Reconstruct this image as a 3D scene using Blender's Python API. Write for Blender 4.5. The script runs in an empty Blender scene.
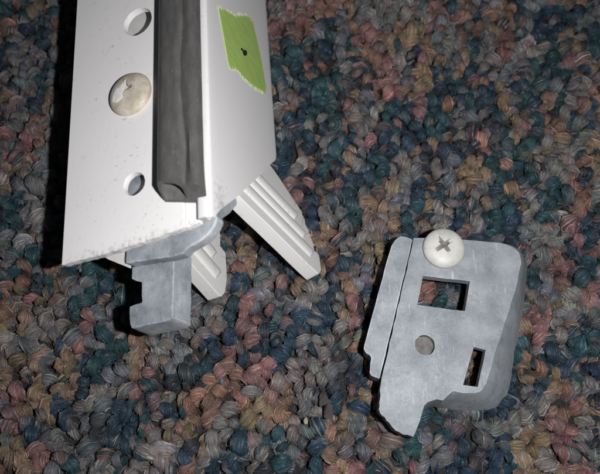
import bpy, bmesh, math, random
import numpy as np
from mathutils import Vector, Matrix, noise as mnoise

random.seed(7)
rng = np.random.default_rng(11)
SC = bpy.context.scene
COL = SC.collection
CM = 0.01                                   # every length below is written in centimetres

# ------------------------------------------------------------------ camera, world, lamp, exposure
TILT, DIST = math.radians(20), 12.1
cd = bpy.data.cameras.new('camera')
cd.sensor_width = 36.0
cd.lens = 34.56
cd.clip_start, cd.clip_end = 0.005, 50.0
cd.dof.use_dof = True
cd.dof.focus_distance = 0.112
cd.dof.aperture_fstop = 24.0
cam = bpy.data.objects.new('camera', cd)
COL.objects.link(cam)
CAM = Vector((0, -DIST * math.sin(TILT), DIST * math.cos(TILT)))
cam.location = CAM * CM
cam.rotation_euler = (TILT, 0, 0)
SC.camera = cam

world = bpy.data.worlds.new('World')
SC.world = world
world.use_nodes = True
bg = world.node_tree.nodes['Background']
bg.inputs[0].default_value = (0.75, 0.86, 1.0, 1)
bg.inputs[1].default_value = 0.026          # the dim room

fl = bpy.data.lights.new('phone_flash', 'SPOT')  # the phone's own flash, just right of its lens
fl.energy = 0.76
fl.color = (1.0, 0.99, 0.99)
fl.spot_size = math.radians(140)
fl.spot_blend = 1.0
fl.shadow_soft_size = 0.0014
flash = bpy.data.objects.new('phone_flash', fl)
COL.objects.link(flash)
flash.location = (CAM + Vector((2.0, 0.25, 0.0))) * CM
aim = Vector((0.9, 0.5, 0.6)) * CM
flash.rotation_euler = (aim - flash.location).to_track_quat('-Z', 'Y').to_euler()

SC.view_settings.view_transform = 'Standard'
SC.view_settings.look = 'None'
SC.view_settings.exposure = 0.0
SC.view_settings.gamma = 1.0
SC.view_settings.use_curve_mapping = False
SC.cycles.use_denoising = True
SC.cycles.max_bounces = 6


# ------------------------------------------------------------------ materials
def new_mat(name):
    m = bpy.data.materials.new(name)
    m.use_nodes = True
    nt = m.node_tree
    return m, nt, nt.nodes['Principled BSDF']


def tex(nt, scale, detail=4, rough=.55, kind='ShaderNodeTexNoise', vec=None):
    n = nt.nodes.new(kind)
    n.inputs['Scale'].default_value = scale
    if kind == 'ShaderNodeTexNoise':
        n.inputs['Detail'].default_value = detail
        n.inputs['Roughness'].default_value = rough
    if vec is None:
        tc = nt.nodes.get('tc') or nt.nodes.new('ShaderNodeTexCoord')
        tc.name = 'tc'
        vec = tc.outputs['Object']
    nt.links.new(vec, n.inputs['Vector'])
    return n


def ramp(nt, src, stops):
    r = nt.nodes.new('ShaderNodeValToRGB')
    els = r.color_ramp.elements
    while len(els) < len(stops):
        els.new(0.5)
    for e, (p, c) in zip(els, stops):
        e.position = p
        e.color = (*c, 1) if len(c) == 3 else c
    nt.links.new(src, r.inputs[0])
    return r


def mix(nt, fac, a, b, mode='MIX'):
    m = nt.nodes.new('ShaderNodeMix')
    m.data_type = 'RGBA'
    m.blend_type = mode
    for sock, val in ((m.inputs[0], fac), (m.inputs[6], a), (m.inputs[7], b)):
        if hasattr(val, 'links') or hasattr(val, 'is_linked'):
            nt.links.new(val, sock)
        elif isinstance(val, (int, float)):
            sock.default_value = val
        else:
            sock.default_value = (*val, 1)
    return m.outputs[2]


def bump(nt, bs, src, strength, dist, prev=None):
    b = nt.nodes.new('ShaderNodeBump')
    b.inputs['Strength'].default_value = strength
    b.inputs['Distance'].default_value = dist
    nt.links.new(src, b.inputs['Height'])
    if prev:
        nt.links.new(prev.outputs[0], b.inputs['Normal'])
    nt.links.new(b.outputs[0], bs.inputs['Normal'])
    return b


def stretch(nt, sc):
    tc = nt.nodes.get('tc') or nt.nodes.new('ShaderNodeTexCoord')
    tc.name = 'tc'
    mp = nt.nodes.new('ShaderNodeMapping')
    mp.inputs['Scale'].default_value = sc
    nt.links.new(tc.outputs['Object'], mp.inputs['Vector'])
    return mp.outputs[0]


def white_paint(name, base, dirt=1.0, rough=.42, scuff=None, grime=False):
    m, nt, bs = new_mat(name)
    big = tex(nt, 90, 5)
    c0 = ramp(nt, big.outputs[0], [(.3, [x * .96 for x in base]), (.62, base)])
    sp = tex(nt, 1300, 3, .6)
    spm = ramp(nt, sp.outputs[0], [(.63, (0, 0, 0)), (.70, (.6 * dirt,) * 3)])
    pm = ramp(nt, tex(nt, 130, 4, .6).outputs[0], [(.46, (0, 0, 0)), (.60, (1, 1, 1))])
    spm = mix(nt, 1.0, spm.outputs[0], pm.outputs[0], 'MULTIPLY')
    c1 = mix(nt, spm, c0.outputs[0], (.30, .28, .26))
    sm = tex(nt, 260, 8, .75)
    smm = ramp(nt, sm.outputs[0], [(.60, (0, 0, 0)), (.74, (.6 * dirt,) * 3)])
    c2 = mix(nt, smm.outputs[0], c1, (.42, .40, .37))
    sc_ = tex(nt, 1.0, 3, .6, vec=stretch(nt, (900, 70, 900)))
    scm = ramp(nt, sc_.outputs[0], [(.70, (0, 0, 0)), (.76, (.35 * dirt,) * 3)])
    c3 = mix(nt, scm.outputs[0], c2, (.45, .44, .42))
    if grime:                                 # grey burr left by the saw along the cut end
        sx = nt.nodes.new('ShaderNodeSeparateXYZ')
        nt.links.new(nt.nodes['tc'].outputs['Object'], sx.inputs[0])
        q1 = nt.nodes.new('ShaderNodeMath')
        q1.operation = 'MULTIPLY_ADD'
        nt.links.new(sx.outputs[0], q1.inputs[0])
        q1.inputs[1].default_value = -.082
        nt.links.new(sx.outputs[1], q1.inputs[2])          # height above the cut line
        q2 = nt.nodes.new('ShaderNodeMath')
        q2.operation = 'MULTIPLY_ADD'
        nt.links.new(tex(nt, 1500, 5, .7).outputs[0], q2.inputs[0])
        q2.inputs[1].default_value = .0110
        nt.links.new(q1.outputs[0], q2.inputs[2])
        gm = ramp(nt, q2.outputs[0], [(.0, (1, 1, 1)), (.00015, (0, 0, 0))])
        c3 = mix(nt, gm.outputs[0], c3, (.30, .29, .28))
    if scuff:                                 # rubbed bare metal at one corner
        tc = nt.nodes['tc']
        ds = nt.nodes.new('ShaderNodeVectorMath')
        ds.operation = 'DISTANCE'
        st_ = stretch(nt, (1, .45, .8))
        nt.links.new(st_, ds.inputs[0])
        ds.inputs[1].default_value = (scuff[0] * CM, scuff[1] * CM * .45, scuff[2] * CM * .8)
        ad = nt.nodes.new('ShaderNodeMath')
        ad.operation = 'MULTIPLY_ADD'
        nt.links.new(tex(nt, 1100, 6, .75).outputs[0], ad.inputs[0])
        ad.inputs[1].default_value = .0120
        nt.links.new(ds.outputs['Value'], ad.inputs[2])
        sm2 = ramp(nt, ad.outputs[0], [(.0066, (1, 1, 1)), (.0070, (0, 0, 0))])
        c3 = mix(nt, sm2.outputs[0], c3, (.27, .265, .26))
    nt.links.new(c3, bs.inputs['Base Color'])
    rr = ramp(nt, big.outputs[0], [(.3, (rough + .15,) * 3), (.7, (rough - .05,) * 3)])
    nt.links.new(rr.outputs[0], bs.inputs['Roughness'])
    b = bump(nt, bs, tex(nt, 2400, 2).outputs[0], .12, .0001)
    bump(nt, bs, sp.outputs[0], .10, .00015, b)
    return m


def zinc(name, tint=1.0, lo=.17, hi=.33):
    m, nt, bs = new_mat(name)
    a = tex(nt, 170, 6, .65)
    c0 = ramp(nt, a.outputs[0], [(.30, (lo * .88, lo * .99, lo * 1.10)), (.5, ((lo + hi) * .452, (lo + hi) * .495, (lo + hi) * .538)), (.72, (hi * .94, hi * .99, hi * 1.05))])
    sc_ = tex(nt, 1.0, 4, .7, vec=stretch(nt, (1500, 180, 800)))
    scm = ramp(nt, sc_.outputs[0], [(.60, (0, 0, 0)), (.74, (.55,) * 3)])
    c1 = mix(nt, scm.outputs[0], c0.outputs[0], (.52, .53, .55))
    d = tex(nt, 420, 8, .75)
    dm = ramp(nt, d.outputs[0], [(.54, (0, 0, 0)), (.72, (.7,) * 3)])
    c2 = mix(nt, dm.outputs[0], c1, (.13, .13, .14))
    g = tex(nt, 3400, 1, .5)                  # glints of the cast skin, painted in as pale specks
    gm = ramp(nt, g.outputs[0], [(.73, (0, 0, 0)), (.80, (.5, .5, .5))])
    c2 = mix(nt, gm.outputs[0], c2, (.72, .74, .78))
    nt.links.new(c2, bs.inputs['Base Color'])
    mm = ramp(nt, gm.outputs[0], [(0, (.12,) * 3), (1, (.5,) * 3)])
    nt.links.new(mm.outputs[0], bs.inputs['Metallic'])
    gl = tex(nt, 2600, 2, .6)
    rr = ramp(nt, gl.outputs[0], [(.35, (.80,) * 3), (.72, (.52,) * 3)])
    nt.links.new(rr.outputs[0], bs.inputs['Roughness'])
    b = bump(nt, bs, tex(nt, 4200, 3, .6).outputs[0], .6, .00016)
    b = bump(nt, bs, a.outputs[0], .25, .0005, b)
    bump(nt, bs, sc_.outputs[0], .25, .0002, b)
    return m


def rubber(name):
    m, nt, bs = new_mat(name)
    a = tex(nt, 1.0, 6, .65, vec=stretch(nt, (900, 260, 900)))
    c0 = ramp(nt, a.outputs[0], [(.32, (.066, .064, .063)), (.55, (.088, .086, .084)), (.74, (.112, .110, .107))])
    d = tex(nt, 1500, 5, .7)
    dm = ramp(nt, d.outputs[0], [(.62, (0, 0, 0)), (.70, (.6,) * 3)])
    c1 = mix(nt, dm.outputs[0], c0.outputs[0], (.20, .195, .19))
    nt.links.new(c1, bs.inputs['Base Color'])
    bs.inputs['Roughness'].default_value = .46
    b = bump(nt, bs, tex(nt, 1800, 3).outputs[0], .25, .00012)
    bump(nt, bs, a.outputs[0], .2, .0002, b)
    return m


def screw_paint(name, base, stain, amt):
    m, nt, bs = new_mat(name)
    a = tex(nt, 330, 7, .7)
    am = ramp(nt, a.outputs[0], [(.42, (0, 0, 0)), (.66, (amt,) * 3)])
    c = mix(nt, am.outputs[0], base, stain)
    s = tex(nt, 1500, 3, .6)
    sm = ramp(nt, s.outputs[0], [(.64, (0, 0, 0)), (.72, (.6,) * 3)])
    c = mix(nt, sm.outputs[0], c, (.22, .19, .15))
    nt.links.new(c, bs.inputs['Base Color'])
    bs.inputs['Roughness'].default_value = .5
    bump(nt, bs, a.outputs[0], .25, .0003)
    return m


def plain(name, colr, rough=.6, metal=0.0, nscale=600, var=.25, bstr=.2):
    m, nt, bs = new_mat(name)
    a = tex(nt, nscale, 5, .6)
    c = ramp(nt, a.outputs[0], [(.3, [x * (1 - var) for x in colr]), (.7, [min(1, x * (1 + var)) for x in colr])])
    nt.links.new(c.outputs[0], bs.inputs['Base Color'])
    bs.inputs['Roughness'].default_value = rough
    bs.inputs['Metallic'].default_value = metal
    bump(nt, bs, a.outputs[0], bstr, .0002)
    return m


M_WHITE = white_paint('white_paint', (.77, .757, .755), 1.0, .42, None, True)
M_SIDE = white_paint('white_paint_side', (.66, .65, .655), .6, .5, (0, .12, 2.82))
M_PLASTIC = white_paint('white_plastic', (.59, .585, .57), 1.3, .5)
M_INNER = plain('bare_channel', (.55, .55, .54), .5, .0, 300, .1)
M_ZINC = zinc('zinc_casting')
M_KEY = zinc('zinc_key', lo=.17, hi=.43)
M_EDGE = zinc('zinc_edge_highlight', lo=.16, hi=.60)  # brighter zinc for bevels, an edge highlight put into the colour
M_RUBBER = rubber('black_rubber')
M_SCREW_A = screw_paint('cream_screw_paint', (.56, .515, .445), (.36, .30, .22), .95)
M_SCREW_B = screw_paint('pale_screw_paint', (.46, .452, .435), (.34, .345, .30), .8)
M_CHIPPAINT = plain('glossy_white_paint', (.74, .72, .70), .35, 0, 900, .05, .1)
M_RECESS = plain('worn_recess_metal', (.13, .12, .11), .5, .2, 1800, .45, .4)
M_CHIP = plain('dark_brown_chip', (.014, .009, .008), .7, 0, 500, .5, .5)
M_CRUMB = plain('tan_crumb', (.26, .235, .18), .8, 0, 700, .2, .5)
M_INK = plain('black_ink', (.012, .016, .012), .5, 0, 700, .2, .1)


def tape_mat():
    m, nt, bs = new_mat('green_tape_paper')
    a = tex(nt, 1.0, 4, .6, vec=stretch(nt, (900, 900, 320)))
    c = ramp(nt, a.outputs[0], [(.3, (.31, .46, .11)), (.7, (.38, .53, .15))])
    nt.links.new(c.outputs[0], bs.inputs['Base Color'])
    bs.inputs['Roughness'].default_value = .62
    bump(nt, bs, a.outputs[0], .45, .0002)
    return m


M_TAPE = tape_mat()
M_TEAR = plain('torn_paper_edge', (.50, .60, .30), .8, 0, 900, .12, .3)


def yarn_mat():
    m, nt, bs = new_mat('dyed_yarn')
    at = nt.nodes.new('ShaderNodeAttribute')
    at.attribute_name = 'dye'
    fb = nt.nodes.new('ShaderNodeAttribute')  # runs with the twist of each yarn
    fb.attribute_name = 'fibre'
    n1 = tex(nt, 9.0, 3, .6, vec=fb.outputs['Vector'])
    v = ramp(nt, n1.outputs[0], [(.30, (.46,) * 3), (.5, (.92,) * 3), (.70, (1.70,) * 3)])
    c = mix(nt, 1.0, at.outputs['Color'], v.outputs[0], 'MULTIPLY')
    bump(nt, bs, n1.outputs[0], 1.0, .0007)
    nt.links.new(c, bs.inputs['Base Color'])
    bs.inputs['Roughness'].default_value = .40
    bs.inputs['Specular IOR Level'].default_value = .6
    return m


M_YARN = yarn_mat()


# ------------------------------------------------------------------ mesh helpers
def link(name, me, mats, parent=None, mw=None, smooth=None):
    o = bpy.data.objects.new(name, me)
    COL.objects.link(o)
    for m in (mats if isinstance(mats, (list, tuple)) else [mats]):
        if m.name not in [x.name for x in me.materials if x]:
            me.materials.append(m)
    if parent is not None:
        o.parent = parent
    if mw is not None:
        o.matrix_world = mw
    if smooth is not None:
        me.shade_smooth()
        me.set_sharp_from_angle(angle=math.radians(smooth))
    return o


def mesh_of(bm, name='m'):
    bmesh.ops.recalc_face_normals(bm, faces=bm.faces)
    for v in bm.verts:
        v.co *= CM
    me = bpy.data.meshes.new(name)
    bm.to_mesh(me)
    bm.free()
    return me


def prism(bm, poly, c0, c1, ax=None, mat=0):
    """extrude a 2D outline between heights c0 and c1; ax maps (a, b, c) to a point"""
    ax = ax or (lambda a, b, c: (a, b, c))
    lo = [bm.verts.new(ax(a, b, c0(a, b) if callable(c0) else c0)) for a, b in poly]
    hi = [bm.verts.new(ax(a, b, c1(a, b) if callable(c1) else c1)) for a, b in poly]
    fs = [bm.faces.new(lo[::-1]), bm.faces.new(hi)]
    n = len(poly)
    for i in range(n):
        j = (i + 1) % n
        fs.append(bm.faces.new((lo[i], lo[j], hi[j], hi[i])))
    for f in fs:
        f.material_index = mat
    return hi


def circle(cx, cy, r, n=28, jit=0):
    return [(cx + (r + random.uniform(-jit, jit)) * math.cos(2 * math.pi * i / n),
             cy + (r + random.uniform(-jit, jit)) * math.sin(2 * math.pi * i / n)) for i in range(n)]


def ragged(pts, step=.12, amp=.012, closed=True):
    out = []
    n = len(pts)
    for i in range(n if closed else n - 1):
        a, b = Vector(pts[i]), Vector(pts[(i + 1) % n])
        d = b - a
        k = max(1, int(d.length / step))
        nn = Vector((-d.y, d.x)).normalized() if d.length else Vector((0, 0))
        for q in range(k):
            p = a + d * q / k + (nn * random.uniform(-amp, amp))
            out.append((p.x, p.y))
    if not closed:
        out.append(tuple(pts[-1]))
    return out


def solid(me, cutters=(), bevel=0, seg=2, angle=35, edge_highlight=False):
    """cut holes into a mesh and round its edges; returns the finished mesh"""
    o = bpy.data.objects.new('work', me)
    COL.objects.link(o)
    tmp = []
    for c in cutters:
        co = bpy.data.objects.new('cut', c)
        COL.objects.link(co)
        tmp.append(co)
        md = o.modifiers.new('cut', 'BOOLEAN')
        md.object = co
        md.operation = 'DIFFERENCE'
        md.solver = 'EXACT'
    if bevel:
        b = o.modifiers.new('bev', 'BEVEL')
        b.width = bevel * CM
        b.segments = seg
        b.limit_method = 'ANGLE'
        b.angle_limit = math.radians(angle)
        b.use_clamp_overlap = True
        if edge_highlight:
            b.material = 1  # bevel faces take the slot with the painted highlight
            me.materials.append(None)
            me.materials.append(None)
    dg = bpy.context.evaluated_depsgraph_get()
    res = bpy.data.meshes.new_from_object(o.evaluated_get(dg))
    for x in tmp + [o]:
        d = x.data
        bpy.data.objects.remove(x)
        bpy.data.meshes.remove(d)
    return res


def lathe(bm, prof, cx=0, cy=0, n=40, mat=0):
    rings = []
    for r, z in prof:
        if r < 1e-6:
            rings.append([bm.verts.new((cx, cy, z))])
        else:
            rings.append([bm.verts.new((cx + r * math.cos(2 * math.pi * i / n), cy + r * math.sin(2 * math.pi * i / n), z)) for i in range(n)])
    for A, B in zip(rings, rings[1:]):
        for i in range(n):
            j = (i + 1) % n
            if len(A) == 1 and len(B) > 1:
                bm.faces.new((A[0], B[i], B[j]))
            elif len(B) == 1 and len(A) > 1:
                bm.faces.new((A[i], A[j], B[0]))
            elif len(A) > 1:
                bm.faces.new((A[i], A[j], B[j], B[i]))
    return rings


def thing(name, label, cat, mw):
    o = bpy.data.objects.new(name, None)
    COL.objects.link(o)
    o.empty_display_size = .01
    o.matrix_world = mw
    o['label'] = label
    o['category'] = cat
    return o


def tag(o, label, cat):
    o['label'] = label
    o['category'] = cat


# ------------------------------------------------------------------ the carpet
def carpet():
    bm = bmesh.new()
    bmesh.ops.create_grid(bm, x_segments=8, y_segments=8, size=32)
    for v in bm.verts:
        v.co.z = -.34
    m, nt, bs = new_mat('carpet_backing')
    a = tex(nt, 300, 3, vec=None)
    c = ramp(nt, a.outputs[0], [(.3, (.006, .007, .009)), (.5, (.012, .011, .011)), (.7, (.017, .013, .011))])
    nt.links.new(c.outputs[0], bs.inputs['Base Color'])
    bs.inputs['Roughness'].default_value = .9
    bump(nt, bs, a.outputs[0], 1, .002)
    o = link('carpet', mesh_of(bm), m)
    o['kind'] = 'structure'


PALETTE = [  # base dye colours of the space-dyed yarn and how often each comes up
    ((.021, .044, .070), .20), ((.022, .060, .072), .13), ((.182, .169, .166), .24), ((.128, .138, .150), .12),
    ((.222, .120, .117), .11), ((.218, .122, .092), .06), ((.222, .156, .107), .11), ((.030, .035, .045), .03)]
PC = np.array([p[0] for p in PALETTE])
PW = np.array([p[1] for p in PALETTE]) / sum(p[1] for p in PALETTE)


def loops(cent, head, length, height, rad, colA, colB, K, S, sides, core_sides=8):
    """twisted yarn loops as one mesh's arrays: K fibres wound round each arched path, S rings long"""
    N = len(cent)
    t = np.linspace(0, 1, S)
    ang = math.pi * (t * 1.12 - .06)
    bend = rng.uniform(-.06, .06, (N, 1))
    lean = rng.uniform(-.07, .07, (N, 1))
    px = -.5 * length[:, None] * np.cos(ang)[None]
    py = bend * np.sin(ang * 2)[None] + lean * np.sin(ang)[None]
    pz = -.34 + height[:, None] * np.clip(np.sin(ang), -.2, 1)[None]
    tilt = np.clip(rng.normal(0, .42, (N, 1)), -.9, .9)      # loops lean over sideways
    zz = pz + .34
    py, pz = py + zz * np.sin(tilt), -.34 + zz * np.cos(tilt)
    path = np.stack([px, py, pz], -1)
    T = np.gradient(path, axis=1)
    T /= np.linalg.norm(T, axis=-1, keepdims=True)
    side = np.tile(np.array([0, 1., 0]), (N, S, 1))
    side -= T * (side * T).sum(-1, keepdims=True)
    side /= np.linalg.norm(side, axis=-1, keepdims=True)
    up = np.cross(T, side)
    prof = .62 + .38 * np.sin(np.clip(ang, 0, math.pi)) ** .7
    tw = rng.uniform(1.5, 5.5, (N, 1)) * np.where(rng.random((N, 1)) < .85, 1, -1)
    ph = rng.uniform(0, 6.28, (N, 1))
    plies = rng.integers(2, 4, (N, 1, 1))
    th = (2 * math.pi * np.arange(K) / K)[None, :, None] + rng.normal(0, .22, (N, K, 1))
    rj = 1.0 + rng.normal(0, .03, (N, K, 1)) + .05 * np.sin(rng.uniform(0, 6.28, (N, K, 1)) + rng.uniform(3, 9, (N, K, 1)) * t[None, None])
    lobe = 1 + .09 * np.cos(plies * th)
    Rk = rad[:, None, None] * prof[None, None] * rj * lobe
    a = th + (ph + tw * t[None])[:, None, :] + .22 * np.sin(rng.uniform(0, 6.28, (N, K, 1)) + rng.uniform(3, 8, (N, K, 1)) * t[None, None])
    ctr = path[:, None] + Rk[..., None] * (np.cos(a)[..., None] * side[:, None] + np.sin(a)[..., None] * up[:, None])
    nrm = np.cos(a)[..., None] * side[:, None] + np.sin(a)[..., None] * up[:, None]
    tg = np.gradient(ctr, axis=2)
    tg /= np.linalg.norm(tg, axis=-1, keepdims=True) + 1e-9
    bi = np.cross(tg, nrm)
    fr = rad[:, None, None] * (math.pi / 30) * .75 * np.ones((N, K, S)) * rng.uniform(.8, 1.25, (N, K, 1))
    q = 2 * math.pi * np.arange(sides) / sides + math.pi / 2
    V = ctr[:, :, :, None] + fr[..., None, None] * (np.cos(q)[:, None] * bi[:, :, :, None] + np.sin(q)[:, None] * nrm[:, :, :, None])
    # core that closes the gaps between fibres
    qc = 2 * math.pi * np.arange(core_sides) / core_sides
    ca_ = qc[None, None] - (ph + tw * t[None])[..., None]
    lump = 1 + .09 * np.cos(plies * ca_ + 1.0) + .035 * np.sin(rng.uniform(0, 6.28, (N, 1, 1)) + 9 * t[None, :, None] + 2 * qc[None, None])
    Vc = path[:, :, None] + ((rad[:, None] * prof[None])[:, :, None] * lump)[..., None] * (
        np.cos(qc)[:, None] * side[:, :, None] + np.sin(qc)[:, None] * up[:, :, None])
    seed = rng.uniform(-60, 60, (N, 1, 1, 3))
    Gc = np.stack([np.cos(ca_), np.sin(ca_), np.broadcast_to(.45 * t[None, :, None], ca_.shape)], -1) + seed
    Gs = np.broadcast_to(rng.uniform(-60, 60, (N, K, 1, 1, 3)) + np.stack([t * .4, t * 0, t * 0], -1)[None, None, :, None], V.shape)
    # turn and place each loop
    c, s = np.cos(head), np.sin(head)

    def place(X):
        sh = X.shape
        X = X.reshape(N, -1, 3)
        x = c[:, None] * X[..., 0] - s[:, None] * X[..., 1] + cent[:, None, 0]
        y = s[:, None] * X[..., 0] + c[:, None] * X[..., 1] + cent[:, None, 1]
        return np.stack([x, y, X[..., 2] + cent[:, None, 2]], -1).reshape(sh)
    V, Vc = place(V), place(Vc)
    ply = (np.cos(plies[..., 0] * th[..., 0] * .5 + ph) > .25)
    fc = np.where(ply[..., None], colB[:, None], colA[:, None])
    fc = fc * rng.lognormal(.0, .14, (N, K, 1)) * (1 + rng.normal(0, .05, (N, K, 3)))
    fc = np.broadcast_to(fc[:, :, None, None], V.shape)
    cp = np.cos(plies * .5 * ca_ + ph[..., None]) > .25
    cc = np.where(cp[..., None], colB[:, None, None], colA[:, None, None])

    def quads(n, S, sd):
        i = np.arange(n)[:, None, None] * (S * sd)
        r = np.arange(S - 1)[None, :, None] * sd
        k = np.arange(sd)[None, None]
        k2 = (k + 1) % sd
        return np.stack([i + r + k, i + r + k2, i + r + sd + k2, i + r + sd + k], -1).reshape(-1, 4)
    F1 = quads(N * K, S, sides)
    F2 = quads(N, S, core_sides) + N * K * S * sides
    return (np.concatenate([V.reshape(-1, 3), Vc.reshape(-1, 3)]), np.concatenate([F1, F2]),
            np.concatenate([fc.reshape(-1, 3), cc.reshape(-1, 3)]), np.concatenate([Gs.reshape(-1, 3), Gc.reshape(-1, 3)]))


def stray_fibres(cent, col, n, S=7):
    idx = rng.integers(0, len(cent), n)
    L = rng.uniform(.15, .55, n)
    h = rng.uniform(0, 6.28, n)
    t = np.linspace(-.5, .5, S)
    curl = rng.uniform(-4.5, 4.5, n)
    a = h[:, None] + curl[:, None] * t[None] * L[:, None] * 2
    step = L[:, None] / (S - 1)
    x = np.cumsum(np.cos(a) * step, 1) + cent[idx, 0][:, None] + rng.normal(0, .1, (n, 1))
    y = np.cumsum(np.sin(a) * step, 1) + cent[idx, 1][:, None] + rng.normal(0, .1, (n, 1))
    z = cent[idx, 2][:, None] + rng.uniform(-.10, .05, (n, 1)) + .07 * np.cos(t * 3)[None]
    P = np.stack([x, y, z], -1)
    T = np.gradient(P, axis=1)
    T /= np.linalg.norm(T, axis=-1, keepdims=True)
    up = np.array([0, 0, 1.]) - T * T[..., 2:3]
    sd = np.cross(T, up)
    q = 2 * math.pi * np.arange(3) / 3
    V = P[:, :, None] + .0017 * (np.cos(q)[:, None] * sd[:, :, None] + np.sin(q)[:, None] * up[:, :, None])
    c = np.broadcast_to((col[idx] * 1.2 + .02)[:, None, None], V.shape)
    i = np.arange(n)[:, None, None] * (S * 3)
    r = np.arange(S - 1)[None, :, None] * 3
    k = np.arange(3)[None, None]
    k2 = (k + 1) % 3
    F = np.stack([i + r + k, i + r + k2, i + r + 3 + k2, i + r + 3 + k], -1).reshape(-1, 4)
    return V.reshape(-1, 3), F, c.reshape(-1, 3), np.tile(rng.uniform(-60, 60, (1, 3)), (V.size // 3, 1))


def carpet_pile():
    rows, st = .246, .216
    rot = math.radians(-5)
    cx, hd, ca, cb = [], [], [], []
    for i in range(-46, 47):
        y = -11 + rng.uniform(0, st)
        last_row, row = (row if i > -46 else []), []
        k = rng.choice(len(PC), p=PW)
        left = rng.integers(1, 5)
        while y < 13:
            if left <= 0:
                beside = [q for yy, q in last_row if abs(yy - y) < .13]
                k = beside[0] if beside and rng.random() < .34 else rng.choice(len(PC), p=PW)
                left = rng.integers(1, 5)
            row.append((y, k))
            x = i * rows + rng.normal(0, .045)
            X = x * math.cos(rot) - y * math.sin(rot)
            Y = x * math.sin(rot) + y * math.cos(rot)
            left -= 1
            y += st * rng.uniform(.82, 1.2)
            if abs(X) > 8.6 or not -6.3 < Y < 8.8:
                continue
            base = PC[k] * rng.lognormal(0, .16) * (1 + rng.normal(0, .05, 3))
            sec = base * 1.12
            if rng.random() < .52:
                sec = PC[rng.choice(len(PC), p=PW)]
                if rng.random() < .5:
                    sec = .5 * sec + .5 * base
            cx.append((X, Y, rng.normal(-.01, .05)))
            hd.append(math.pi / 2 + rot + rng.normal(0, .75))
            ca.append(base)
            cb.append(sec)
    cx, hd, ca, cb = map(np.array, (cx, hd, ca, cb))
    N = len(cx)
    ln = rng.uniform(.12, .25, N)
    ht = rng.uniform(.15, .27, N)
    rd = rng.uniform(.088, .138, N)
    big = rng.lognormal(0, .13, N)               # fat and thin tufts
    ln, ht, rd = ln * big, ht * (.5 + .5 * big), rd * big
    half = 5.65 + (cx[:, 1] + 4.7) * .172
    near = (cx[:, 1] > -4.95) & (cx[:, 1] < 6.6) & (np.abs(cx[:, 0]) < half + .15)
    # loops under the rail are seen only from aside
    lx = cx[:, 0] + .076 * cx[:, 1]
    near &= ~((cx[:, 1] > 2.2) & (lx > -4.0) & (lx < -.75))
    parts = []
    a = near
    parts.append(loops(cx[a], hd[a], ln[a], ht[a], rd[a], ca[a], cb[a], 13, 8, 3, 14))
    b = ~near
    parts.append(loops(cx[b], hd[b], ln[b], ht[b], rd[b], ca[b], cb[b], 5, 6, 3, 10))
    parts.append(stray_fibres(cx[a], ca[a], 6500))
    vs, fs, cs, gs, off = [], [], [], [], 0
    for v, f, c, g_ in parts:
        gs.append(g_)
        vs.append(v); fs.append(f + off); cs.append(c); off += len(v)
    V, F, Cc = np.concatenate(vs) * CM, np.concatenate(fs), np.concatenate(cs)
    me = bpy.data.meshes.new('carpet_loops')
    me.vertices.add(len(V))
    me.vertices.foreach_set('co', V.astype(np.float32).ravel())
    me.loops.add(F.size)
    me.loops.foreach_set('vertex_index', F.astype(np.int32).ravel())
    me.polygons.add(len(F))
    me.polygons.foreach_set('loop_start', (np.arange(len(F)) * 4).astype(np.int32))
    me.polygons.foreach_set('use_smooth', np.ones(len(F), bool))
    me.update(calc_edges=True)
    at = me.attributes.new('dye', 'FLOAT_COLOR', 'POINT')
    at.data.foreach_set('color', np.concatenate([np.clip(Cc, .004, .7), np.ones((len(Cc), 1))], 1).astype(np.float32).ravel())
    at = me.attributes.new('fibre', 'FLOAT_VECTOR', 'POINT')
    at.data.foreach_set('vector', np.concatenate(gs).astype(np.float32).ravel())
    o = link('carpet_loops', me, M_YARN)
    o['kind'] = 'stuff'
    o['label'] = 'looped carpet pile in navy, grey, rust and tan yarn'
    print('loops', N, int(near.sum()), 'tris', 2 * len(F))


carpet()
carpet_pile()

# ------------------------------------------------------------------ the mitred white rail
# rail axes: a = across the front face, b = along the rail (away), c = out of the front face
RA, RB, RC = Vector((.937, .071, .342)), Vector((-.076, .997, 0)), Vector((-.341, -.026, .94))
RB = (RB - RA * RB.dot(RA)).normalized()
RC = RA.cross(RB).normalized()
RA.normalize()
RIDGE = Vector((-1.371, -.561, 3.015))
DROP = 3.1                                   # the origin sits at the foot of the side wall
org = RIDGE - RC * DROP
RM = Matrix(((RA.x, RB.x, RC.x, org.x * CM), (RA.y, RB.y, RC.y, org.y * CM), (RA.z, RB.z, RC.z, org.z * CM), (0, 0, 0, 1)))
FAR = 9.0


def fr(a, b, c):                             # outlines drawn on the front face
    return (a, b, c + DROP)


def sd(b, c, a):                             # outlines drawn on the side wall
    return (a, b, c + DROP)


rail = thing('mitred_rail', 'white painted rail end with a black rubber gasket and two punched holes', 'frame rail', RM)
I4 = Matrix.Identity(4)


def part(name, bm_or_me, mats, smooth=30, parent=None):
    me = bm_or_me if isinstance(bm_or_me, bpy.types.Mesh) else mesh_of(bm_or_me, name)
    o = bpy.data.objects.new(name, me)
    COL.objects.link(o)
    o.parent = parent or rail
    for k_, m in enumerate(mats if isinstance(mats, (list, tuple)) else [mats]):
        if k_ < len(me.materials):
            me.materials[k_] = m
        else:
            me.materials.append(m)
    me.shade_smooth()
    me.set_sharp_from_angle(angle=math.radians(smooth))
    wn = o.modifiers.new('even_normals', 'WEIGHTED_NORMAL')
    wn.weight = 100
    wn.keep_sharp = True
    return o


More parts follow.
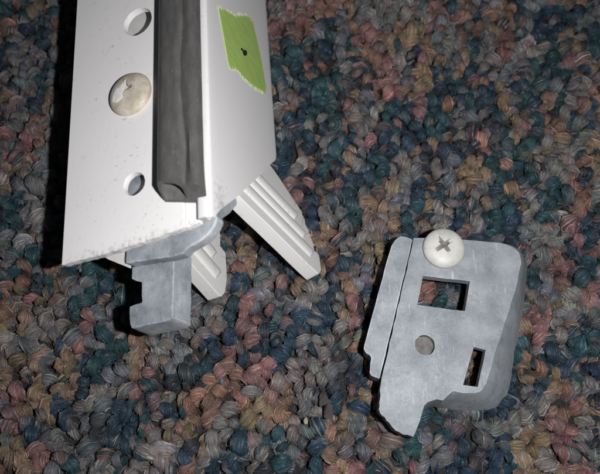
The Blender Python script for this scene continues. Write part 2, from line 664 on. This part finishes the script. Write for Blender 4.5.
# front face: a plate with punched holes; its cut end is slightly ragged
cut_edge = ragged([(-2.885, -.479), (-2.5, -.452), (-2.112, -.442), (-1.566, -.405), (-1.149, -.347), (-.525, -.283)], .07, .012, False)
bm = bmesh.new()
prism(bm, cut_edge + [(-.525, FAR), (-2.995, FAR)], -.13, 0, fr)
base = mesh_of(bm)
cuts = []
for (a, b, r) in ((-1.49, 4.11, .31), (-1.479, .715, .215)):
    bm = bmesh.new()
    prism(bm, circle(a, b, r, 40, .004), -.5, .5, fr)
    cuts.append(mesh_of(bm))
part('front_plate', solid(base, cuts, .014, 2), M_WHITE)

# channel strip beside the gasket, slightly lower, and the raised bead along the corner
bm = bmesh.new()
prism(bm, ragged([(-.515, -.278), (-.26, -.225)], .06, .01, False) + [(-.26, FAR), (-.515, FAR)], -.15, -.025, fr)
part('channel_floor', solid(mesh_of(bm), (), .008, 1), M_WHITE)

# side wall with its rounded bead on top: profile in (a, c), mitred at the near end
prof = [(-.255, -.12), (-.255, .03), (-.235, .062), (-.20, .075), (-.10, .078), (-.045, .06), (-.012, .02), (0, -.04)]
prof += [(0, -.25), (0, -.8), (0, -1.4), (0, -2.0), (0, -2.6), (0, -2.95), (-.015, -3.06), (-.06, -3.1), (-.13, -3.08)]
prof += [(-.13, -2.6), (-.13, -2.0), (-.13, -1.4), (-.13, -.8), (-.13, -.12)]
cutb = [(.1, -.215), (-.12, -.19), (-.19, -.02), (-.383, .075), (-1.036, .603), (-1.911, 1.316), (-2.601, 1.893), (-2.98, 2.20), (-3.06, 2.36), (-3.09, 2.55), (-3.13, 2.70)]


def cut_at(c):
    for (c0, b0), (c1, b1) in zip(cutb, cutb[1:]):
        if c <= c0 and c >= c1:
            return b0 + (b1 - b0) * (c0 - c) / (c0 - c1)
    return cutb[0][1] if c > 0 else cutb[-1][1]


bm = bmesh.new()
near = [bm.verts.new(fr(a, cut_at(c) + random.uniform(-.008, .008), c)) for a, c in prof]
far = [bm.verts.new(fr(a, FAR, c)) for a, c in prof]
n = len(prof)
for i in range(n):
    j = (i + 1) % n
    bm.faces.new((near[i], near[j], far[j], far[i]))
bmesh.ops.triangulate(bm, faces=[bm.faces.new(near), bm.faces.new(far[::-1])])
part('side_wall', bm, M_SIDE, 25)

# left wall folded down from the front plate, and the web inside the channel
bm = bmesh.new()
prism(bm, [(-.30, -.135), (FAR, -.135), (FAR, -1.75), (.95, -1.75)], -2.97, -2.86, sd)
part('left_wall', solid(mesh_of(bm), (), .012, 1), M_WHITE)
bm = bmesh.new()
prism(bm, [(-2.855, -.10), (-2.5, -.20), (-2.22, -.40), (-1.84, -.60), (-1.82, .9), (-.14, .9), (-.14, FAR), (-2.855, FAR)], -.48, -.36, fr)
part('inner_web', bm, M_INNER)

# the zinc corner key: slab under the face, stepped bar with a notch, and a cheek under the mitre
bm = bmesh.new()
slab = ragged([(-1.79, 1.6), (-1.79, -.58), (-1.40, -.60), (-.90, -.63), (-.70, -.61), (-.62, -.53), (-.44, -.47), (-.33, -.42), (-.22, -.37), (-.12, -.24), (-.06, -.12), (-.10, .0), (-.16, .1), (-.16, 1.6)], .09, .01)
prism(bm, slab, -.50, -.25, fr)
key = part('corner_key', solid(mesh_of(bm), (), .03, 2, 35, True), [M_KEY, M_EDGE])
bm = bmesh.new()
cheek = [(-.26, -.30), (-.12, -.42), (.22, -.92), (.50, -1.22), (.85, -1.22), (1.2, -.3)]
prism(bm, cheek, -.32, -.145, sd)
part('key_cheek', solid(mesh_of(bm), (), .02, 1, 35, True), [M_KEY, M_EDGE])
bm = bmesh.new()
bar = ragged([(-2.0, -.30), (-2.01, -.70), (-1.80, -.79), (-1.785, -1.13), (-1.80, -1.15), (-2.04, -1.19), (-2.02, -1.50), (-1.98, -1.575), (-1.24, -1.535), (-1.19, -1.49), (-1.15, -.50), (-1.15, -.30)], .1, .008)
lo = [(a + (.03 if a > -1.5 else 0), b - (.05 if b < -1.4 else 0)) for a, b in bar]
vh = [bm.verts.new(fr(a, b, -.73)) for a, b in bar]
vl = [bm.verts.new(fr(a, b, -1.28)) for a, b in lo]
bm.faces.new(vh); bm.faces.new(vl[::-1])
for i in range(len(bar)):
    j = (i + 1) % len(bar)
    bm.faces.new((vl[i], vl[j], vh[j], vh[i]))
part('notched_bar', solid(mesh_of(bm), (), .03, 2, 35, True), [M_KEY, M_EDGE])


# white ribbed prongs that stick out square to the mitre
def prong(tip, back, width, splay, trim):
    """tip and direction in rail axes; s runs along the prong, w across it, h out of its ribbed face"""
    es = Vector((splay, -1.5, -1.25)).normalized()
    ew = Vector((0, 1.6, -1.9)).normalized()
    eh = ew.cross(es)
    eh = eh if eh.x > 0 else -eh
    ew = (ew - es * ew.dot(es)).normalized()
    T = Vector(tip)

    def ax(s, w, h):
        p = T + es * s + ew * w + eh * h
        return fr(p.x, p.y, p.z)
    bm = bmesh.new()
    W = width
    out = [(-back, -W), (0.0, -.16), (.05, -.10), (.06, .08), (-.10, .42), (-.48, .86), (-.95, 1.08), (-1.6, 1.13), (-1.9, W), (-back, W)]
    prism(bm, ragged(out, .3, .006), -.30, 0, ax)
    body = solid(mesh_of(bm), (), .02, 2)
    bm2 = bmesh.new()
    bm2.from_mesh(body)
    slope = (W - .16) / back                                    # ribs run beside the straight edge
    for k, (w0, w1, s1, h) in enumerate(((.30, .60, -.30, .055), (.68, .95, -.66, .06), (1.03, 1.32, -1.04, .065))):
        if w0 > trim:
            continue
        ring = []
        for s, hh in ((-back, h), (s1 - .06, h), (s1, .005)):
            off = -.16 - slope * -s
            sec = [(w0 - .02, -.01)] + [(w0 + (w1 - w0) * q_, hh * math.sin(math.pi * (.12 + .76 * q_)) ** .7) for q_ in (0, .2, .5, .8, 1)] + [(w1 + .02, -.01)]
            ring.append([bm2.verts.new(Vector(ax(s, off + w, z)) * CM) for w, z in sec])
        for A, B in zip(ring, ring[1:]):
            for i in range(len(A) - 1):
                bm2.faces.new((A[i], A[i + 1], B[i + 1], B[i]))
        bm2.faces.new(ring[-1]); bm2.faces.new(ring[0][::-1])
    bmesh.ops.recalc_face_normals(bm2, faces=bm2.faces)
    bm2.to_mesh(body)
    bm2.free()
    return part('ribbed_prong', body, M_PLASTIC, 55)


prong((.66, -.34, -3.26), 2.6, 1.15, .68, 9)
prong((-1.15, -.68, -2.52), 2.5, 1.15, .30, 9)

# black rubber gasket: a hollow bulb with a fold along its right side, running in the channel
outer = [(-.865, 0), (-.875, .08), (-.865, .20), (-.835, .29), (-.78, .345), (-.70, .365), (-.58, .37), (-.45, .365), (-.395, .345), (-.365, .30), (-.32, .31),
         (-.23, .325), (-.15, .305), (-.095, .24), (-.085, .12), (-.11, .10), (-.262, .085), (-.27, 0)]
inner = [(-.825, .04), (-.83, .10), (-.82, .19), (-.795, .265), (-.745, .305), (-.68, .322), (-.58, .32), (-.49, .315), (-.445, .295), (-.42, .26), (-.41, .22),
         (-.41, .18), (-.41, .14), (-.41, .12), (-.41, .09), (-.43, .07), (-.50, .055), (-.60, .05)]
bm = bmesh.new()
stations = [0, .015, .05] + [.05 + .14 * k for k in range(1, 24)] + [4.2, 5.5, 7, FAR]


def gpt(a, c, s):
    b = .33 - .20 * max(0, min(1, (a + .95) / .8)) + c * .65 - .07
    wob = .012 * mnoise.noise(Vector((a * 2, s * 1.4, c * 3)))
    fold = 0
    if -.46 < a < -.25 and c > .2:           # the crease deepens and wanders near the end
        fold = -.05 * math.exp(-((s - .55) / .5) ** 2) + .02 * mnoise.noise(Vector((0, s * 3, 0)))
    sh = .04 * math.exp(-s / .35) * (1 if a > -.4 else 0)
    return fr(a + wob + sh + (.03 * math.sin(s * 2.2) * (1 if -.46 < a < -.25 else 0)), b + s * (FAR - b) / FAR, c + wob + fold)


RO = [[bm.verts.new(gpt(a, c, s)) for a, c in outer] for s in stations]
RI = [[bm.verts.new(gpt(a, c, s)) for a, c in inner] for s in stations]
g = len(outer)
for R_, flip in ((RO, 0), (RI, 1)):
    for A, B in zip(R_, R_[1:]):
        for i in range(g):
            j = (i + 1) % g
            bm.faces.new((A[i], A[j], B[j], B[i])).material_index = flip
for i in range(g):
    j = (i + 1) % g
    bm.faces.new((RO[0][i], RO[0][j], RI[0][j], RI[0][i]))
part('rubber_gasket', bm, [M_RUBBER, plain('lit_cavity_rubber', (.13, .128, .124), .8, 0, 700, .25, .3)], 42)  # inner faces coloured paler so the hollow looks lit


# pan-head screws
def cross_poly(r, w, rot, cx, cy, uneven=(1, 1, 1, 1)):
    p = []
    for k in range(4):
        t = rot + k * math.pi / 2
        e = Vector((math.cos(t), math.sin(t)))
        s_ = Vector((-e.y, e.x))
        rr = r * uneven[k]
        for q in (e * w * 1.0 - s_ * w, e * rr - s_ * w * .8, e * rr + s_ * w * .8):
            p.append((cx + q.x, cy + q.y))
    return p


def screw_head(r, h, fr_, recess, jit=0):
    bm = bmesh.new()
    pr = [(0, -.30), (.16, -.30), (.16, 0), (r * .97, 0), (r, .03)]
    for k in range(1, 9):
        t = k / 8 * math.pi / 2
        pr.append((r * math.cos(t) ** .62 if k < 8 else 0, .03 + (h - .03) * math.sin(t)))
    lathe(bm, pr, 0, 0, 48)
    me = mesh_of(bm)
    cu = []
    if recess:
        bm = bmesh.new()
        top, bot = recess
        vt = [bm.verts.new((x, y, h + .05)) for x, y in top]
        vb = [bm.verts.new((x, y, h - .13)) for x, y in bot]
        bm.faces.new(vt); bm.faces.new(vb[::-1])
        for i in range(len(vt)):
            j = (i + 1) % len(vt)
            bm.faces.new((vb[i], vb[j], vt[j], vt[i]))
        cu.append(mesh_of(bm))
    return solid(me, cu, .006, 1, 40)


def placed(o, x, y, z, rx=0, ry=0):
    o.location = Vector((x, y, z)) * CM
    o.rotation_euler = (rx, ry, 0)
    return o


tp = [(-.15, .02), (-.04, .06), (-.02, .19), (.04, .20), (.05, .07), (.16, .04), (.15, -.04), (.04, -.07), (-.05, -.05), (-.15, -.04)]
s1 = part('screw', screw_head(.432, .17, None, ([(x - .03, y + .07) for x, y in tp], [(x * .6 - .03, y * .6 + .07) for x, y in tp])), M_SCREW_A, 40)
placed(s1, -1.575, 2.50, DROP + .002)
s1['label'] = 'cream painted screw head with its slot filled and paint chipped'
bm = bmesh.new()                              # the glossy flake of paint left in and beside the slot
flake = ragged([(-.20, -.18), (-.31, -.12), (-.30, -.02), (-.22, .08), (-.14, .10), (-.05, .21), (-.01, .22), (-.02, .09), (-.05, .03), (-.08, -.02), (-.08, -.14), (-.14, -.17)], .06, .012)


def dome(x, y):
    q = min(.999, math.hypot(x, y) / .432)
    t = math.acos(min(1, q ** (1 / .62)))
    return .03 + .14 * math.sin(t)


def inside(x, y, poly):
    r = False
    for (x0, y0), (x1, y1) in zip(poly, poly[1:] + poly[:1]):
        if (y0 > y) != (y1 > y) and x < (x1 - x0) * (y - y0) / (y1 - y0) + x0:
            r = not r
    return r


gv, g_ = {}, .02
for ix in range(-22, 23):
    for iy in range(-22, 23):
        if inside((ix + .5) * g_, (iy + .5) * g_, flake):
            vs = []
            for kx, ky in ((ix, iy), (ix + 1, iy), (ix + 1, iy + 1), (ix, iy + 1)):
                if (kx, ky) not in gv:
                    x, y = kx * g_ + random.uniform(-.006, .006), ky * g_ + random.uniform(-.006, .006)
                    gv[kx, ky] = bm.verts.new((x, y, dome(x, y) + .008 + random.uniform(-.004, .004)))
                vs.append(gv[kx, ky])
            bm.faces.new(vs)
ex = bmesh.ops.extrude_face_region(bm, geom=bm.faces[:])
for v in ex['geom']:
    if isinstance(v, bmesh.types.BMVert):
        v.co.z -= .025
part('paint_flake', mesh_of(bm), M_CHIPPAINT, 40, s1)

# ------------------------------------------------------------------ green masking tape on the side wall
tape = [(4.196, -.412), (3.107, -.774), (3.282, -1.106), (3.291, -1.423), (3.376, -1.839), (3.622, -2.560), (3.808, -2.631), (4.274, -2.500), (4.647, -2.344),
        (5.133, -2.091), (5.161, -1.884), (4.799, -1.377), (4.573, -1.125), (4.513, -.940)]


def edge(a, b, step, amp):
    return ragged([a, b], step, amp, False)[:-1]


pts, fringe = [], []
for i in range(len(tape)):
    a, b = tape[i], tape[(i + 1) % len(tape)]
    torn = 1 <= i <= 4 or 9 <= i <= 13
    e = edge(a, b, .06 if torn else .4, .022 if torn else .003)
    pts += e
ctr = Vector((4.05, -1.5))
off = .0035
bm = bmesh.new()
prism(bm, [(b - ctr.x, c - ctr.y) for b, c in pts], 0, .014, lambda b, c, a: (a, b, c))
tm = mesh_of(bm, 'masking_tape')
o = link('masking_tape', tm, M_TAPE)
TM = RM @ Matrix.Translation(Vector((off, ctr.x, ctr.y + DROP)) * CM)
o.matrix_world = TM
tag(o, 'torn piece of bright green masking tape stuck on the white side wall', 'masking tape')
tapeo = o
# pale torn fibres along both ripped ends
bm = bmesh.new()
for i in list(range(1, 5)) + list(range(9, 14)):
    a, b = Vector(tape[i]), Vector(tape[(i + 1) % len(tape)])
    d = (b - a)
    nn = Vector((d.y, -d.x)).normalized()
    if nn.dot(a - ctr) < 0:
        nn = -nn
    k = max(2, int(d.length / .055))
    for q in range(k):
        p = a + d * (q + random.random()) / k - nn * .03
        w = d.normalized() * random.uniform(.008, .02)
        tipp = p + nn * random.uniform(.03, .12) + d.normalized() * random.uniform(-.03, .03)
        vs = [bm.verts.new((h, P.x - ctr.x, P.y - ctr.y)) for h, P in ((.017, p - w), (.017, p + w), (.006, tipp))]
        vl = [bm.verts.new((.002, v.co.y, v.co.z)) for v in vs]
        bm.faces.new(vs); bm.faces.new(vl[::-1])
        for i2 in range(3):
            j2 = (i2 + 1) % 3
            bm.faces.new((vl[i2], vl[j2], vs[j2], vs[i2]))
t2 = part('torn_fringe', bm, M_TEAR, 30, tapeo)
t2['kind'] = 'stuff'
bm = bmesh.new()
ink = [(-0.018, 0.15), (0.051, 0.06), (0.031, 0.02), (0.105, -0.075), (0.125, -0.16), (0.069, -0.17), (-0.027, -0.1), (-0.091, 0.0), (-0.073, 0.05), (-0.025, 0.06), (-0.047, 0.14)]
prism(bm, [(b - .09, c + .01) for b, c in ink], .013, .0165, lambda b, c, a: (a, b, c))
part('ink_mark', bm, M_INK, 30, tapeo)

# ------------------------------------------------------------------ the zinc corner bracket
bo = Vector((2.8, -2.1, 0))
BM_ = Matrix.Translation(bo * CM)
brk = thing('corner_bracket', 'grey cast zinc bracket with two square openings and a tongue at its foot', 'bracket', BM_)
TOP, FLG = .80, .71
pair = [((2.225, -.312), (2.22, -.25)), ((2.734, -.291), (2.73, -.22)), ((3.236, -.353), (3.25, -.25)), ((3.60, -.385), (3.68, -.22)), ((3.891, -.415), (4.05, -.19)),
        ((4.02, -.445), (4.26, -.18)), ((4.114, -.498), (4.42, -.22)), ((4.19, -.56), (4.55, -.28)), ((4.231, -.641), (4.64, -.38)), ((4.25, -.74), (4.69, -.50)), ((4.243, -.843), (4.70, -.64)),
        ((4.063, -1.357), (4.53, -1.38)), ((3.774, -2.024), (4.33, -2.10)), ((3.497, -2.663), (4.12, -2.75)), ((3.37, -2.97), (4.03, -3.06)), ((3.33, -3.07), (3.96, -3.22)), ((3.261, -3.173), (3.82, -3.37)),
        ((3.19, -3.22), (3.70, -3.45)), ((3.111, -3.245), (3.57, -3.49)), ((2.898, -3.242), (3.19, -3.51)), ((2.723, -3.208), (2.90, -3.49)), ((2.626, -3.294), (2.74, -3.46)), ((2.532, -3.362), (2.62, -3.44)),
        ((2.427, -3.345), (2.52, -3.42)), ((2.264, -3.396), (2.40, -3.46)), ((2.188, -3.464), (2.31, -3.55)), ((2.101, -3.70), (2.20, -3.74)), ((1.997, -3.932), (2.05, -3.99)), ((1.942, -3.981), (1.96, -4.05)),
        ((1.806, -3.932), (1.80, -3.98)), ((1.653, -3.883), (1.64, -3.92)), ((1.572, -3.767), (1.55, -3.79)), ((1.472, -3.667), (1.45, -3.68)), ((1.374, -3.515), (1.36, -3.52)), ((1.438, -3.277), (1.43, -3.27)),
        ((1.425, -3.191), (1.42, -3.18)), ((1.471, -2.964), (1.47, -2.96))]
topo, boto = [], []
for i in range(len(pair)):
    (a, b), (c, d) = pair[i], pair[(i + 1) % len(pair)]
    L = (Vector(c) - Vector(a)).length
    broken = 28 <= i <= 33                     # the snapped end of the tongue
    k = max(1, int(L / (.055 if broken else .16)))
    for q in range(k):
        am = .022 if broken else .008
        j1, j2 = random.uniform(-am, am), random.uniform(-am, am)
        t_ = q / k
        A = Vector(a).lerp(Vector(c), t_)
        B = Vector(b).lerp(Vector(d), t_)
        topo.append((A.x - bo.x + j1, A.y - bo.y + j2))
        un = .07 if i >= 26 else 0             # the casting narrows downward on this side
        boto.append((B.x - bo.x + j1 + un, B.y - bo.y + j2 + (.05 if 26 <= i <= 32 else 0)))
bm = bmesh.new()
lev = []
for f_, z in ((0, TOP), (.20, TOP - .11), (.45, TOP - .32), (.72, .24), (1, -.02)):
    lev.append([bm.verts.new((p[0] + (q[0] - p[0]) * f_, p[1] + (q[1] - p[1]) * f_, z)) for p, q in zip(topo, boto)])
bm.faces.new(lev[0]); bm.faces.new(lev[-1][::-1])
m_ = len(topo)
for A, B in zip(lev, lev[1:]):
    for i in range(m_):
        j = (i + 1) % m_
        bm.faces.new((A[i], B[i], B[j], A[j]))
body = mesh_of(bm)
cuts = []


def taper_cut(top, shift, z0=-.5, z1=1.2, grow=0.0):
    bm = bmesh.new()
    vt = [bm.verts.new((x - bo.x, y - bo.y, z1)) for x, y in top]
    vb = [bm.verts.new((x - bo.x + shift[0], y - bo.y + shift[1], z0)) for x, y in top]
    bm.faces.new(vt); bm.faces.new(vb[::-1])
    for i in range(len(vt)):
        j = (i + 1) % len(vt)
        bm.faces.new((vb[i], vb[j], vt[j], vt[i]))
    bmesh.ops.recalc_face_normals(bm, faces=bm.faces)
    return mesh_of(bm)


cuts.append(taper_cut(ragged([(2.344, -1.082), (3.23, -1.181), (3.078, -1.76), (2.191, -1.646)], .2, .006), (0, 0)))
cuts.append(taper_cut(ragged([(3.177, -2.429), (3.39, -2.483), (3.175, -3.139), (2.911, -3.104)], .2, .006), (0, 0)))
cuts.append(taper_cut([(x, y) for x, y in circle(2.285, -2.392, .185, 24, .006)], (0, 0), .60, 1.2))
cuts.append(taper_cut([(1.95, -.65), (3.75, -.75), (3.45, -2.15), (1.85, -2.05)], (0, 0), -.3, .58))
cuts.append(taper_cut([(3.08, -2.3), (3.62, -2.38), (3.38, -3.10), (2.75, -3.06)], (0, 0), -.3, .62))
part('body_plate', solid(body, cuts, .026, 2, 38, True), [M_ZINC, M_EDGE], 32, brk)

bm = bmesh.new()
flo = ragged([(2.22, -.304), (2.067, -.241), (2.0, -.24), (1.94, -.255), (1.88, -.30), (1.83, -.37), (1.79, -.45), (1.715, -.66), (1.438, -1.531), (1.179, -2.379), (1.165, -2.45), (1.21, -2.525), (1.28, -2.565),
              (1.30, -2.62), (1.276, -2.706), (1.262, -2.88), (1.29, -2.93), (1.356, -2.955), (1.445, -2.99)], .14, .006)
hv = prism(bm, [(x - bo.x, y - bo.y) for x, y in flo], .02, FLG)
bm.verts.ensure_lookup_table()
for v in bm.verts:
    if v.co.z < .1:
        v.co.x += .07
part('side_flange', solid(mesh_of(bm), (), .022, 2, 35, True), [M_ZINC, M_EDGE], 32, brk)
bm = bmesh.new()
plug = circle(2.285 - bo.x, -2.392 - bo.y, .178, 22, .006)
hv = prism(bm, plug, .55, .69)
part('blind_plug', solid(mesh_of(bm), (), .012, 2), plain('rough_zinc_plug', (.105, .10, .097), .75, .1, 900, .4, .8), 32, brk)

cr = cross_poly(.235, .052, math.radians(33), -.02, .03, (1, 1.1, .9, .8))
cb_ = [(x * .6 - .005, y * .6 + .01) for x, y in cr]
s2 = part('screw', screw_head(.402, .17, None, (cr, cb_)), M_SCREW_B, 40, brk)
placed(s2, 2.775 - bo.x, -.545 - bo.y, TOP + .03, .02, -.05)
s2['label'] = 'off-white pan head screw with a worn cross recess'
bm = bmesh.new()
lathe(bm, [(0, .075), (.09, .068), (.17, .055), (.175, -.1), (0, -.1)], 0, .0, 20)
part('cross_recess', mesh_of(bm), M_RECESS, 40, s2)

# ------------------------------------------------------------------ specks lying on the carpet
bm = bmesh.new()
def blade(pts, z0, z1, th):
    n_ = len(pts)
    hi = [bm.verts.new((x, y, z0 + (z1 - z0) * i / (n_ - 1) + th)) for i, (x, y) in enumerate(pts)]
    lo = [bm.verts.new((x * .9, y * .9, z0 + (z1 - z0) * i / (n_ - 1) - th)) for i, (x, y) in enumerate(pts)]
    bm.faces.new(hi); bm.faces.new(lo[::-1])
    for i in range(n_):
        j = (i + 1) % n_
        bm.faces.new((lo[i], lo[j], hi[j], hi[i]))
blade(ragged([(-.08, .26), (-.15, .05), (-.13, -.10), (-.03, -.06), (.09, -.02), (.03, .05), (-.03, .13)], .05, .014), .02, .05, .012)
blade(ragged([(-.05, -.08), (-.07, -.30), (.0, -.33), (.10, -.30), (.11, -.06), (.05, -.03)], .05, .016), .06, .01, .014)
o = link('debris_chip', mesh_of(bm), M_CHIP)
o.location = Vector((.51, -3.34, .10)) * CM
tag(o, 'small dark brown broken chip lying between the carpet loops', 'debris')
bm = bmesh.new()
bmesh.ops.create_icosphere(bm, subdivisions=2, radius=.06)
for v in bm.verts:
    v.co *= 1 + .35 * mnoise.noise(v.co * 25)
    v.co.z *= .4
    v.co.x *= .75
o = link('crumb', mesh_of(bm), M_CRUMB, smooth=60)
o.location = Vector((.112, -3.69, .09)) * CM
tag(o, 'tiny pale tan crumb beside the dark chip on the carpet', 'crumb')
